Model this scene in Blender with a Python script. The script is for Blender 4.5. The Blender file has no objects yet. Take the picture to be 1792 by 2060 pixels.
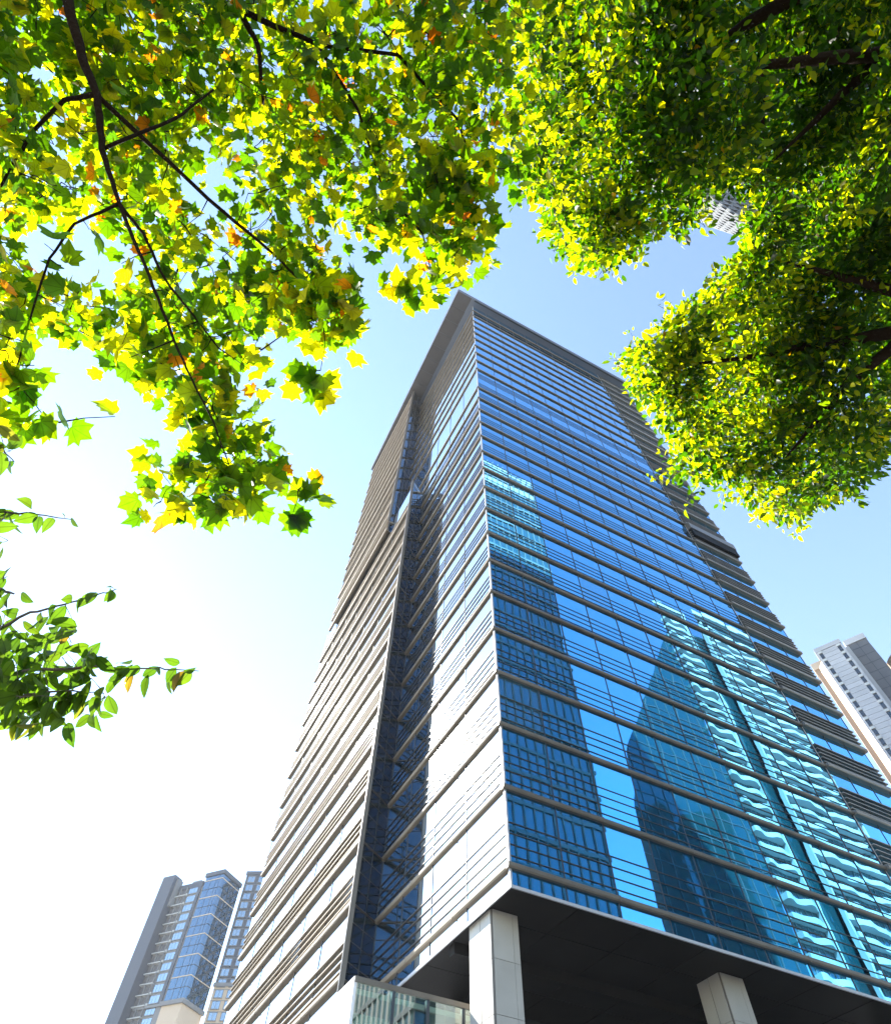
import bpy, math, random
import numpy as np
from mathutils import Matrix, Vector

# ------------------------------------------------------------------ camera, sky, sun, exposure
scene = bpy.context.scene
col = scene.collection
RT = np.array([0.8862864208, -0.4625757444, 0.0228048445])      # camera right
UP = np.array([-0.4052102070, -0.7506478432, 0.5218548683])     # camera up
FW = np.array([0.2242789969, 0.4717536392, 0.8527294034])       # camera forward
CAM = np.array([-15.6, -24.2, 1.6])
FPX = 2420.4 / 1.98828                                          # focal length, 1792-wide frame
cd = bpy.data.cameras.new('camera')
cam = bpy.data.objects.new('camera', cd)
col.objects.link(cam)
cd.sensor_fit = 'VERTICAL'
cd.sensor_height = 24.0
cd.lens = 2420.4 / 4096.0 * 24.0
cd.clip_start = 0.05
cd.clip_end = 5000.0
cam.matrix_world = Matrix(((RT[0], UP[0], -FW[0], CAM[0]), (RT[1], UP[1], -FW[1], CAM[1]),
                           (RT[2], UP[2], -FW[2], CAM[2]), (0, 0, 0, 1)))
scene.camera = cam

SUN = Vector((-0.3343, 0.7217, 0.6061)).normalized()
w = bpy.data.worlds.new('World')
scene.world = w
w.use_nodes = True
nt = w.node_tree
sky = nt.nodes.new('ShaderNodeTexSky')
sky.sky_type = 'NISHITA'
sky.sun_disc = False
sky.sun_elevation = math.asin(SUN.z)
sky.sun_rotation = math.atan2(SUN.x, SUN.y)
sky.altitude = 0
sky.air_density = 1.0
sky.dust_density = 0.03
sky.ozone_density = 0.0
bg = nt.nodes['Background']
bg.inputs['Strength'].default_value = 0.12
nt.links.new(sky.outputs[0], bg.inputs[0])

sd = bpy.data.lights.new('sun', 'SUN')
sd.energy = 4.8
sd.angle = math.radians(0.53)
sd.color = (1.0, 0.95, 0.86)
so = bpy.data.objects.new('sun', sd)
so.rotation_euler = SUN.to_track_quat('Z', 'Y').to_euler()
col.objects.link(so)

scene.view_settings.view_transform = 'Standard'
scene.view_settings.look = 'None'
scene.view_settings.exposure = 2.1
scene.view_settings.gamma = 1.0
scene.cycles.use_denoising = True
scene.cycles.max_bounces = 8
scene.cycles.diffuse_bounces = 2
scene.cycles.glossy_bounces = 5
scene.cycles.transmission_bounces = 4
scene.cycles.transparent_max_bounces = 6
scene.cycles.sample_clamp_indirect = 8.0
scene.cycles.caustics_reflective = False
scene.cycles.caustics_refractive = False

rng = np.random.default_rng(7)
random.seed(7)


def ray(px, py):
    """direction through a point of the 1792x2060 frame"""
    v = RT * (px - 896.0) - UP * (py - 1030.0) + FW * FPX
    return v / np.linalg.norm(v)


def at(px, py, dist):
    return CAM + ray(px, py) * dist


# ------------------------------------------------------------------ helpers
class MB:
    def __init__(self):
        self.v, self.f, self.m = [], [], []

    def add(self, vs, fs, m=0):
        b = len(self.v)
        self.v += [tuple(map(float, p)) for p in vs]
        self.f += [tuple(b + i for i in f) for f in fs]
        self.m += [m] * len(fs)
        return self

    def box(self, x0, x1, y0, y1, z0, z1, m=0):
        return self.add([(x0, y0, z0), (x1, y0, z0), (x1, y1, z0), (x0, y1, z0), (x0, y0, z1), (x1, y0, z1), (x1, y1, z1), (x0, y1, z1)],
                        [(0, 3, 2, 1), (4, 5, 6, 7), (0, 1, 5, 4), (1, 2, 6, 5), (2, 3, 7, 6), (3, 0, 4, 7)], m)

    def profile(self, prof, x0, x1, m=0):
        """closed (y, z) profile, counter-clockwise seen from -x ... extruded along x"""
        n = len(prof)
        vs = [(x0, y, z) for y, z in prof] + [(x1, y, z) for y, z in prof]
        fs = [(i, (i + 1) % n, n + (i + 1) % n, n + i) for i in range(n)] + [tuple(range(n - 1, -1, -1)), tuple(range(n, 2 * n))]
        return self.add(vs, fs, m)

    def prism(self, poly, z0, z1, m=0):
        n = len(poly)
        vs = [(x, y, z0) for x, y in poly] + [(x, y, z1) for x, y in poly]
        fs = [(i, (i + 1) % n, n + (i + 1) % n, n + i) for i in range(n)] + [tuple(range(n - 1, -1, -1)), tuple(range(n, 2 * n))]
        return self.add(vs, fs, m)

    def tube(self, pts, radii, sides=6, m=0):
        pts = [np.array(p, float) for p in pts]
        n = len(pts)
        rings = []
        for i, p in enumerate(pts):
            d = pts[min(i + 1, n - 1)] - pts[max(i - 1, 0)]
            d /= max(np.linalg.norm(d), 1e-6)
            a = np.cross(d, (0.31, 0.17, 0.93))
            if np.linalg.norm(a) < 1e-3:
                a = np.cross(d, (1, 0, 0))
            a /= np.linalg.norm(a)
            b = np.cross(d, a)
            rings.append([p + radii[i] * (a * math.cos(t) + b * math.sin(t)) for t in (2 * math.pi * k / sides for k in range(sides))])
        vs = [q for r in rings for q in r]
        fs = []
        for i in range(n - 1):
            for k in range(sides):
                k2 = (k + 1) % sides
                fs.append((i * sides + k, i * sides + k2, (i + 1) * sides + k2, (i + 1) * sides + k))
        fs += [tuple(range(sides - 1, -1, -1)), tuple((n - 1) * sides + k for k in range(sides))]
        return self.add(vs, fs, m)

    def mesh(self, name, mats, smooth=False):
        me = bpy.data.meshes.new(name)
        me.from_pydata(self.v, [], self.f)
        for m in (mats if isinstance(mats, (list, tuple)) else [mats]):
            me.materials.append(m)
        if any(self.m):
            me.polygons.foreach_set('material_index', self.m)
        if smooth:
            me.polygons.foreach_set('use_smooth', [True] * len(me.polygons))
        me.update()
        return me


def link(name, me, parent=None, loc=(0, 0, 0), rotz=0.0, rot=None):
    o = bpy.data.objects.new(name, me)
    o.location = loc
    o.rotation_euler = rot if rot else (0, 0, rotz)
    if parent:
        o.parent = parent
    col.objects.link(o)
    return o


def empty(name, loc, rotz=0.0):
    o = bpy.data.objects.new(name, None)
    o.location = loc
    o.rotation_euler = (0, 0, rotz)
    o.empty_display_size = 0.5
    col.objects.link(o)
    return o


def tag(o, label=None, cat=None, group=None, kind=None):
    if label: o['label'] = label
    if cat: o['category'] = cat
    if group: o['group'] = group
    if kind: o['kind'] = kind
    return o


def fresh(name):
    m = bpy.data.materials.new(name)
    m.use_nodes = True
    t = m.node_tree
    for n in list(t.nodes):
        t.nodes.remove(n)
    out = t.nodes.new('ShaderNodeOutputMaterial')
    return m, t, out


def mat(name, c, rough=0.6, metal=0.0, var=0.12, scale=0.6, bump=0.0, bscale=8.0, spec=0.4, streak=1.0):
    """principled surface with mottled colour and roughness from world-space noise"""
    m, t, out = fresh(name)
    L = t.links.new
    p = t.nodes.new('ShaderNodeBsdfPrincipled')
    p.inputs['Metallic'].default_value = metal
    p.inputs['Specular IOR Level'].default_value = spec
    g = t.nodes.new('ShaderNodeNewGeometry')
    mp = t.nodes.new('ShaderNodeMapping')
    mp.inputs['Scale'].default_value = (scale, scale, scale * streak)
    L(g.outputs['Position'], mp.inputs['Vector'])
    n = t.nodes.new('ShaderNodeTexNoise')
    n.inputs['Scale'].default_value = 1.0
    n.inputs['Detail'].default_value = 5.0
    L(mp.outputs[0], n.inputs['Vector'])
    oi = t.nodes.new('ShaderNodeObjectInfo')
    ad = t.nodes.new('ShaderNodeMath')
    ad.operation = 'MULTIPLY_ADD'
    ad.inputs[1].default_value = 0.35
    L(oi.outputs['Random'], ad.inputs[0])
    L(n.outputs['Fac'], ad.inputs[2])
    r = t.nodes.new('ShaderNodeMapRange')
    r.inputs[1].default_value = 0.3
    r.inputs[2].default_value = 1.0
    L(ad.outputs[0], r.inputs[0])
    mx = t.nodes.new('ShaderNodeMix')
    mx.data_type = 'RGBA'
    mx.inputs[6].default_value = tuple(max(0, x * (1 - var)) for x in c) + (1,)
    mx.inputs[7].default_value = tuple(min(1, x * (1 + var)) for x in c) + (1,)
    L(r.outputs[0], mx.inputs[0])
    L(mx.outputs[2], p.inputs['Base Color'])
    rr = t.nodes.new('ShaderNodeMapRange')
    rr.inputs[3].default_value = max(0.02, rough - 0.1)
    rr.inputs[4].default_value = min(1, rough + 0.1)
    L(n.outputs['Fac'], rr.inputs[0])
    L(rr.outputs[0], p.inputs['Roughness'])
    if bump:
        n2 = t.nodes.new('ShaderNodeTexNoise')
        n2.inputs['Scale'].default_value = bscale
        n2.inputs['Detail'].default_value = 6
        L(g.outputs['Position'], n2.inputs['Vector'])
        b = t.nodes.new('ShaderNodeBump')
        b.inputs['Strength'].default_value = bump
        b.inputs['Distance'].default_value = 0.05
        L(n2.outputs['Fac'], b.inputs['Height'])
        L(b.outputs[0], p.inputs['Normal'])
    L(p.outputs[0], out.inputs[0])
    return m


def glass_mat(name, tint, body, lo=0.55, hi=0.98, wave=0.02, rough=0.006, wscale=0.35, blinds=0.0, soft=0.0):
    """coated facade glass: tinted mirror over a dark body colour, gently wavy"""
    m, t, out = fresh(name)
    L = t.links.new
    g = t.nodes.new('ShaderNodeNewGeometry')
    n = t.nodes.new('ShaderNodeTexNoise')
    n.inputs['Scale'].default_value = wscale
    n.inputs['Detail'].default_value = 1.5
    L(g.outputs['Position'], n.inputs['Vector'])
    b = t.nodes.new('ShaderNodeBump')
    b.inputs['Strength'].default_value = 1.0
    b.inputs['Distance'].default_value = wave
    L(n.outputs['Fac'], b.inputs['Height'])
    gl = t.nodes.new('ShaderNodeBsdfGlossy')
    gl.inputs['Roughness'].default_value = rough
    df = t.nodes.new('ShaderNodeBsdfDiffuse')
    df.inputs['Color'].default_value = body + (1,)
    L(b.outputs[0], gl.inputs['Normal'])
    lw = t.nodes.new('ShaderNodeFresnel')
    lw.inputs['IOR'].default_value = 1.5
    r = t.nodes.new('ShaderNodeMapRange')
    r.inputs[1].default_value = 0.04
    r.inputs[2].default_value = 0.5
    r.inputs[3].default_value = lo
    r.inputs[4].default_value = hi
    L(lw.outputs[0], r.inputs[0])
    cm = t.nodes.new('ShaderNodeMix')          # the tint pales towards grazing angles
    cm.data_type = 'RGBA'
    cm.inputs[6].default_value = tint + (1,)
    cm.inputs[7].default_value = (0.95, 0.98, 1.0, 1)
    r2 = t.nodes.new('ShaderNodeMapRange')
    r2.inputs[1].default_value = 0.04
    r2.inputs[2].default_value = 0.8
    L(lw.outputs[0], r2.inputs[0])
    L(r2.outputs[0], cm.inputs[0])
    L(cm.outputs[2], gl.inputs['Color'])
    mx = t.nodes.new('ShaderNodeMixShader')
    fac = r.outputs[0]
    if blinds:                                  # in some panes pale blinds are drawn behind the glass
        oi = t.nodes.new('ShaderNodeObjectInfo')
        gt = t.nodes.new('ShaderNodeMath'); gt.operation = 'GREATER_THAN'; gt.inputs[1].default_value = 1.0 - blinds
        L(oi.outputs['Random'], gt.inputs[0])
        bc = t.nodes.new('ShaderNodeMix'); bc.data_type = 'RGBA'
        bc.inputs[6].default_value = body + (1,)
        bc.inputs[7].default_value = (0.07, 0.12, 0.13, 1)
        L(gt.outputs[0], bc.inputs[0]); L(bc.outputs[2], df.inputs['Color'])
        fm = t.nodes.new('ShaderNodeMath'); fm.operation = 'MULTIPLY_ADD'; fm.inputs[1].default_value = -0.13
        L(gt.outputs[0], fm.inputs[0]); L(fac, fm.inputs[2])
        fm2 = t.nodes.new('ShaderNodeMath'); fm2.operation = 'MULTIPLY_ADD'; fm2.inputs[1].default_value = -0.10
        fm2.inputs[1].default_value = -0.05
        L(oi.outputs['Random'], fm2.inputs[0]); L(fm.outputs[0], fm2.inputs[2])
        fac = fm2.outputs[0]
    gout = gl.outputs[0]
    if soft:                                    # dust film: part of the mirror image is blurred
        g2 = t.nodes.new('ShaderNodeBsdfGlossy')
        g2.inputs['Roughness'].default_value = 0.16
        L(cm.outputs[2], g2.inputs['Color'])
        ms = t.nodes.new('ShaderNodeMixShader')
        ms.inputs[0].default_value = soft
        L(gl.outputs[0], ms.inputs[1]); L(g2.outputs[0], ms.inputs[2])
        gout = ms.outputs[0]
    L(fac, mx.inputs[0])
    L(df.outputs[0], mx.inputs[1])
    L(gout, mx.inputs[2])
    L(mx.outputs[0], out.inputs[0])
    return m


def clear_glass(name, tint=(0.8, 0.95, 0.9), refl=0.18):
    m, t, out = fresh(name)
    L = t.links.new
    tr = t.nodes.new('ShaderNodeBsdfTransparent')
    tr.inputs[0].default_value = tint + (1,)
    gl = t.nodes.new('ShaderNodeBsdfGlossy')
    gl.inputs['Roughness'].default_value = 0.01
    fr = t.nodes.new('ShaderNodeFresnel')
    fr.inputs[0].default_value = 1.45
    ad = t.nodes.new('ShaderNodeMath')
    ad.inputs[1].default_value = refl
    L(fr.outputs[0], ad.inputs[0])
    mx = t.nodes.new('ShaderNodeMixShader')
    L(ad.outputs[0], mx.inputs[0])
    L(tr.outputs[0], mx.inputs[1])
    L(gl.outputs[0], mx.inputs[2])
    L(mx.outputs[0], out.inputs[0])
    return m


def leaf_mat(name, ramp, trans_gain, mixf=0.55, veins=False, clear=0.0):
    """leaf blade: per-leaf colour from the 'tint' attribute, light shines through"""
    m, t, out = fresh(name)
    L = t.links.new
    a = t.nodes.new('ShaderNodeAttribute')
    a.attribute_name = 'tint'
    cr = t.nodes.new('ShaderNodeValToRGB')
    e = cr.color_ramp.elements
    while len(e) > 1:
        e.remove(e[0])
    e[0].position, e[0].color = ramp[0][0], ramp[0][1] + (1,)
    for pos, c in ramp[1:]:
        q = e.new(pos)
        q.color = c + (1,)
    L(a.outputs['Fac'], cr.inputs[0])
    g = t.nodes.new('ShaderNodeNewGeometry')
    n = t.nodes.new('ShaderNodeTexNoise')
    n.inputs['Scale'].default_value = 22
    n.inputs['Detail'].default_value = 4
    L(g.outputs['Position'], n.inputs['Vector'])
    mr = t.nodes.new('ShaderNodeMapRange')
    mr.inputs[3].default_value = 0.7
    mr.inputs[4].default_value = 1.3
    L(n.outputs['Fac'], mr.inputs[0])
    v = t.nodes.new('ShaderNodeVectorMath')
    v.operation = 'SCALE'
    L(cr.outputs[0], v.inputs[0])
    L(mr.outputs[0], v.inputs['Scale'])
    if veins:                                   # main veins fan out from the leaf base
        la = t.nodes.new('ShaderNodeAttribute')
        la.attribute_name = 'blade'
        sx = t.nodes.new('ShaderNodeSeparateXYZ')
        L(la.outputs['Vector'], sx.inputs[0])
        an = t.nodes.new('ShaderNodeMath'); an.operation = 'ARCTAN2'
        L(sx.outputs[0], an.inputs[0]); L(sx.outputs[1], an.inputs[1])
        pp = t.nodes.new('ShaderNodeMath'); pp.operation = 'PINGPONG'; pp.inputs[1].default_value = 0.33
        L(an.outputs[0], pp.inputs[0])
        ln = t.nodes.new('ShaderNodeVectorMath'); ln.operation = 'LENGTH'
        L(la.outputs['Vector'], ln.inputs[0])
        ml = t.nodes.new('ShaderNodeMath'); ml.operation = 'MULTIPLY'
        L(pp.outputs[0], ml.inputs[0]); L(ln.outputs['Value'], ml.inputs[1])
        vr = t.nodes.new('ShaderNodeMapRange')
        vr.inputs[1].default_value = 0.008; vr.inputs[2].default_value = 0.03
        vr.inputs[3].default_value = 0.62; vr.inputs[4].default_value = 1.0
        L(ml.outputs[0], vr.inputs[0])
        mv = t.nodes.new('ShaderNodeMath'); mv.operation = 'MULTIPLY'
        L(vr.outputs[0], mv.inputs[0]); L(mr.outputs[0], mv.inputs[1])
        L(mv.outputs[0], v.inputs['Scale'])
    tg = t.nodes.new('ShaderNodeVectorMath')
    tg.operation = 'MULTIPLY'
    tg.inputs[1].default_value = trans_gain
    L(v.outputs[0], tg.inputs[0])
    p = t.nodes.new('ShaderNodeBsdfPrincipled')
    p.inputs['Roughness'].default_value = 0.42
    p.inputs['Specular IOR Level'].default_value = 0.25
    L(v.outputs[0], p.inputs['Base Color'])
    tl = t.nodes.new('ShaderNodeBsdfTranslucent')
    L(tg.outputs[0], tl.inputs[0])
    mx = t.nodes.new('ShaderNodeMixShader')
    mx.inputs[0].default_value = mixf
    L(p.outputs[0], mx.inputs[1])
    L(tl.outputs[0], mx.inputs[2])
    if clear:                                   # thin blade: a little light passes straight through, tinted
        tr = t.nodes.new('ShaderNodeBsdfTransparent')
        tr.inputs[0].default_value = (1.0, 0.9, 0.15, 1)
        m2 = t.nodes.new('ShaderNodeMixShader')
        m2.inputs[0].default_value = clear
        L(mx.outputs[0], m2.inputs[1])
        L(tr.outputs[0], m2.inputs[2])
        mx = m2
    L(mx.outputs[0], out.inputs[0])
    return m


M = {
    'glass': glass_mat('blue_coated_glass', (0.10, 0.57, 1.0), (0.003, 0.02, 0.04), lo=0.98, wave=0.0045, blinds=0.10),
    'glass_side': glass_mat('sky_brightened_coated_glass', (0.85, 0.93, 0.98), (0.02, 0.04, 0.05), lo=0.92, wave=0.003, soft=0.07),  # same facade glass, bright sky reflection put into a paler tint
    'glass_end': glass_mat('shade_toned_coated_glass', (0.10, 0.22, 0.34), (0.004, 0.010, 0.015), lo=0.35, wave=0.012),  # end walls: shade of the recess put into a darker tint
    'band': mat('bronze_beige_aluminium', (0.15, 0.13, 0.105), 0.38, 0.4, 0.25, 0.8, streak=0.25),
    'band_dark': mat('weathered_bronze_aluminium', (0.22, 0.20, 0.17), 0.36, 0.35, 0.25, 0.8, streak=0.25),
    'band_light': mat('sun_toned_aluminium', (0.25, 0.21, 0.16), 0.65, 0.0, 0.25, 0.8, streak=0.25, spec=0.2),  # band metal again, sunlight on the left faces put into a lighter colour
    'rail': mat('thin_bronze_rail', (0.06, 0.05, 0.04), 0.4, 0.4, 0.1),
    'mullion': mat('dark_mullion', (0.05, 0.06, 0.07), 0.4, 0.5, 0.1),
    'trim': mat('pale_corner_trim', (0.45, 0.46, 0.48), 0.4, 0.3, 0.05),
    'core': mat('dark_core_wall', (0.02, 0.023, 0.026), 0.75, 0, 0.1, spec=0.15),
    'roof': mat('grey_blue_roof_metal', (0.24, 0.28, 0.35), 0.35, 0.4, 0.1, 0.3),
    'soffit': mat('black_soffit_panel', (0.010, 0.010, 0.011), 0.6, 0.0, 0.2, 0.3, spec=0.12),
    'soffit_grey': mat('grey_roof_soffit', (0.11, 0.105, 0.105), 0.6, 0.0, 0.15, 0.6),
    'stone': mat('pale_column_stone', (0.40, 0.39, 0.36), 0.42, 0.0, 0.1, 0.9, 0.06, 14),
    'joint': mat('column_joint', (0.12, 0.11, 0.10), 0.7),
    'white_panel': mat('white_metal_panel', (0.72, 0.73, 0.74), 0.35, 0.1, 0.05, 0.4),
    'conc_pale': mat('pale_grey_panel', (0.44, 0.44, 0.46), 0.7, 0, 0.14, 0.12, 0.05, 6),
    'conc': mat('pale_concrete', (0.22, 0.225, 0.235), 0.75, 0, 0.12, 0.12, 0.05, 6),
    'conc_dark': mat('dark_grey_cladding', (0.11, 0.11, 0.12), 0.55, 0, 0.15, 0.2),
    'bluegrey': mat('blue_grey_cladding', (0.07, 0.082, 0.11), 0.55, 0, 0.15, 0.1),
    'cream': mat('cream_render', (0.60, 0.48, 0.36), 0.8, 0, 0.08, 0.1),
    'brown': mat('brown_render', (0.34, 0.24, 0.17), 0.8, 0, 0.1, 0.15),
    'white': mat('white_render', (0.50, 0.51, 0.50), 0.6, 0, 0.05, 0.1),
    'win': glass_mat('window_glass', (0.55, 0.68, 0.78), (0.03, 0.05, 0.07), lo=0.5, wave=0.01),
    'win_dark': glass_mat('dark_window_glass', (0.3, 0.36, 0.42), (0.02, 0.025, 0.03), lo=0.2, wave=0.01),
    'glass_corner': glass_mat('blue_corner_glass', (0.18, 0.30, 0.42), (0.02, 0.05, 0.08), lo=0.5, wave=0.012),
    'teal': glass_mat('dark_teal_glass', (0.14, 0.30, 0.34), (0.012, 0.06, 0.07), lo=0.3, wave=0.02),
    'officeglass': glass_mat('office_glass', (0.25, 0.38, 0.44), (0.08, 0.14, 0.15), lo=0.35, wave=0.02),
    'clear': clear_glass('clear_balustrade_glass'),
    'clear2': clear_glass('pavilion_glass', (0.72, 0.88, 0.80), 0.22),
    'paving': mat('granite_paving', (0.16, 0.155, 0.15), 0.7, 0, 0.2, 0.7, 0.1, 12),
    'asphalt': mat('asphalt', (0.05, 0.05, 0.052), 0.85, 0, 0.2, 0.6, 0.2, 30),
    'paint': mat('road_paint', (0.75, 0.75, 0.72), 0.7, 0, 0.1),
    'bark': mat('dark_bark', (0.016, 0.010, 0.006), 0.9, 0, 0.35, 6, 0.6, 30, spec=0.08),
    'bark2': mat('mottled_bark', (0.13, 0.10, 0.075), 0.85, 0, 0.4, 5, 0.4, 20),
    'soil': mat('soil', (0.06, 0.045, 0.03), 0.95, 0, 0.3, 4, 0.3, 20),
}
M['plane_leaf'] = leaf_mat('plane_leaf', [(0.0, (0.009, 0.024, 0.0015)), (0.34, (0.022, 0.042, 0.002)), (0.70, (0.062, 0.068, 0.002)),
                                          (0.92, (0.10, 0.078, 0.003)), (0.955, (0.15, 0.05, 0.004)), (1.0, (0.09, 0.018, 0.004))], (8.6, 9.2, 0.6), 0.64, True)
M['evergreen_leaf'] = leaf_mat('evergreen_leaf', [(0.0, (0.004, 0.011, 0.001)), (0.4, (0.011, 0.021, 0.001)), (0.62, (0.034, 0.042, 0.002)), (0.95, (0.088, 0.070, 0.002)),
                                                  (1.0, (0.12, 0.04, 0.004))], (9.4, 12.0, 0.6), 0.62)
M['oval_leaf'] = leaf_mat('oval_leaf', [(0.0, (0.02, 0.042, 0.006)), (0.8, (0.038, 0.06, 0.006)), (0.95, (0.08, 0.07, 0.014)), (1.0, (0.12, 0.05, 0.014))], (4.0, 4.6, 1.4), 0.55, True)

# ------------------------------------------------------------------ ground
g = MB().add([(-700, -700, 0), (700, -700, 0), (700, 700, 0), (-700, 700, 0)], [(0, 1, 2, 3)])
tag(link('ground', g.mesh('ground', M['paving'])), 'pale granite paving around the tower', None, None, 'structure')
g = MB().box(-60, -38, -690, 690, -0.3, 0.004)
tag(link('road', g.mesh('road', M['asphalt'])), None, None, None, 'structure')
g = MB()
g.box(-38.0, -37.7, -690, 690, -0.2, 0.13)
tag(link('kerb', g.mesh('kerb', M['conc'])), None, None, None, 'structure')
g = MB()
for k in range(-40, 60):
    g.box(-49.1, -48.95, k * 6.0, k * 6.0 + 3.0, 0.0, 0.008)
tag(link('road_marking', g.mesh('road_marking', M['paint'])), None, None, None, 'structure')

# ------------------------------------------------------------------ the office tower
tower = tag(empty('office_tower', (0, 0, 0)), 'tall office tower with blue mirror glass and bronze bands, seen from its corner', 'office tower')
Z0, ST, NK = 17.0, 4.0, 28          # first band, storey height, number of storeys
SOF, TOP = 16.2, 128.7
PANE_K = 11                         # storeys up to here carry single panes and rails
NO_BAND = {17}                      # the taller plant storey has no band


def rot2(theta, x, y):
    c, s = math.cos(theta), math.sin(theta)
    return c * x - s * y, s * x + c * y


def facade(nm, px, py, theta, length, npane, k0, k1, glass, band, band_p, rail_p, rail_h, rails=(0.55, 1.1, 1.65, 2.2), zbot=None, ztop=None,
           pane_name='glass_pane', split_k=PANE_K, mull_every=1, rail_name='rail', band_name='facade_band', band_h=0.22, rail_mat='rail', single=True, rail_top=99, band_u0=0.0):
    """one glazed wall: local x runs along it, local -y is outside"""
    bm = MB()
    bm.profile([(0.05, -0.10), (-band_p + 0.05, -0.10), (-band_p, -0.02), (-band_p, band_h - 0.04), (-band_p + 0.04, band_h), (0.05, band_h + 0.06)], band_u0, length)
    for u in np.arange(length / max(1, round(length / 6.0)), length - 0.5, length / max(1, round(length / 6.0))):
        bm.box(u - 0.03, u + 0.03, -band_p - 0.012, -band_p + 0.1, -0.115, band_h + 0.012)
    bmesh = bm.mesh(band_name, M[band])
    rm = MB().box(0, length, -rail_p, -0.012, -rail_h / 2, rail_h / 2).mesh(rail_name, M[rail_mat])
    pw = length / npane
    zs = []
    if zbot is not None and zbot < Z0 + ST * k0 - 0.2:
        zs.append((k0 - 1, zbot, Z0 + ST * k0 - 0.10))
    for k in range(k0, k1):
        z = Z0 + ST * k
        zt = z + ST - 0.10
        if k == k1 - 1 and ztop is not None:
            zt = ztop
        zs.append((k, z + (band_h if k not in NO_BAND else -0.1), zt))
    cache = {}
    many = MB()
    for k, za, zb in zs:
        h = zb - za
        key = round(h, 3)
        if key not in cache:
            cache[key] = MB().box(0.012, pw - 0.012, 0.0, 0.03, 0.0, h).mesh(pane_name, M[glass])
        for i in range(npane):
            tx, tz = rng.normal(0, 0.0011), rng.normal(0, 0.0016)
            if k <= split_k and single:
                ox, oy = rot2(theta, i * pw, 0)
                o = link(pane_name, cache[key], tower, (px + ox, py + oy, za), rot=(tx, 0, theta + tz))
            else:
                d = tz * pw
                e = tx * h
                many.add([(i * pw + 0.012, 0, za), ((i + 1) * pw - 0.012, d, za), ((i + 1) * pw - 0.012, d + e, zb), (i * pw + 0.012, e, zb)], [(0, 1, 2, 3)])
    if many.v:
        tag(link('upper_glazing', many.mesh('upper_glazing', M[glass]), tower, (px, py, 0), theta), None, None, None, 'stuff')
    manyr = MB()
    for k in range(k0, k1):
        z = Z0 + ST * k
        if k not in NO_BAND:
            link(band_name, bmesh, tower, (px, py, z), theta)
        for r in rails:
            if k > rail_top or (ztop is not None and z + r > ztop - 0.3):
                continue
            if k <= split_k and single:
                link(rail_name, rm, tower, (px, py, z + r), theta)
            else:
                manyr.box(0, length, -rail_p, -0.012, z + r - rail_h / 2, z + r + rail_h / 2)
    if manyr.v:
        tag(link('upper_rails', manyr.mesh('upper_rails', M[rail_mat]), tower, (px, py, 0), theta), None, None, None, 'stuff')
    za, zb = zs[0][1], zs[-1][2]
    mm = MB().box(-0.03, 0.03, -0.035, 0.05, za, zb).mesh('mullion', M['mullion'])
    for i in range(0, npane + 1, mull_every):
        ox, oy = rot2(theta, min(max(i * pw, 0.04), length - 0.04), 0)
        link('mullion', mm, tower, (px + ox, py + oy, 0), theta)


LX, UX = -2.2, -2.6                  # outer planes of the lower and the upper wing
LA, LB, LE, LTOP = 14.8, 16.3, 46.6, 75.4
UA, UB, UE = 21.8, 23.5, 43.6
# solid body behind the glass
b = MB()
b.prism([(0.12, 0.12), (37.9, 0.12), (37.9, 42.8), (0.12, 42.8)], SOF + 0.05, TOP - 0.05)
link('core_wall', b.mesh('core_wall', M['core']), tower)
b = MB()
b.prism([(LX + 0.12, LA + 0.2), (0.1, LB + 0.15), (0.1, LE - 0.1), (LX + 0.12, LE - 0.1)], 0.0, LTOP)
b.prism([(UX + 0.12, UA + 0.2), (0.1, UB + 0.15), (0.1, UE - 0.1), (UX + 0.12, UE - 0.1)], LTOP + 0.02, TOP - 0.05)
link('wing_wall', b.mesh('wing_wall', M['core']), tower)

# right-hand face, its louvred far bay, left-hand face, the two wings and their end walls
facade('right', 0, 0, 0, 30.5, 10, 0, NK, 'glass', 'band', 0.21, 0.045, 0.032, zbot=SOF, ztop=TOP, rail_top=17, band_h=0.17, band_u0=-0.2)
facade('far', 30.55, 0, 0, 7.4, 3, 0, NK, 'glass', 'band_dark', 0.40, 0.26, 0.09, rails=(0.42, 0.84, 1.26, 1.68, 2.1), zbot=SOF, ztop=TOP,
       rail_name='louver', rail_mat='band_dark')
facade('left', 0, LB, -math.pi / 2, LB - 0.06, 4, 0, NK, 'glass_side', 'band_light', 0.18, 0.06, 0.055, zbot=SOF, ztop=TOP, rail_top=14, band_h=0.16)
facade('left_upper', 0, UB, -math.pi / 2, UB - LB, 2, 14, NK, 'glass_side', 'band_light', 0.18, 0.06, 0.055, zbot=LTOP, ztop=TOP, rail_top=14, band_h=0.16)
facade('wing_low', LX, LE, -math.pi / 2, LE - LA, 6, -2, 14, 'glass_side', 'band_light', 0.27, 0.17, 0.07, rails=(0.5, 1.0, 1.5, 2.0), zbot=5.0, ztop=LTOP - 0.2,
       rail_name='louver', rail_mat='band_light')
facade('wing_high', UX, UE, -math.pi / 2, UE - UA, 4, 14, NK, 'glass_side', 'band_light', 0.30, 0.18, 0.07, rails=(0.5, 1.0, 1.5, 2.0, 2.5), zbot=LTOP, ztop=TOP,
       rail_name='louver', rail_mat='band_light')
th = math.atan2(LB - LA, -LX)
facade('end_low', LX, LA, th, math.hypot(LX, LB - LA), 2, -2, 14, 'glass_end', 'rail', 0.06, 0.03, 0.05, rails=(0.9, 2.0, 3.0), zbot=5.0, ztop=LTOP - 0.2,
       pane_name='end_wall_pane', split_k=13, rail_name='transom', band_name='transom', band_h=0.05)
th = math.atan2(UB - UA, -UX)
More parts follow.
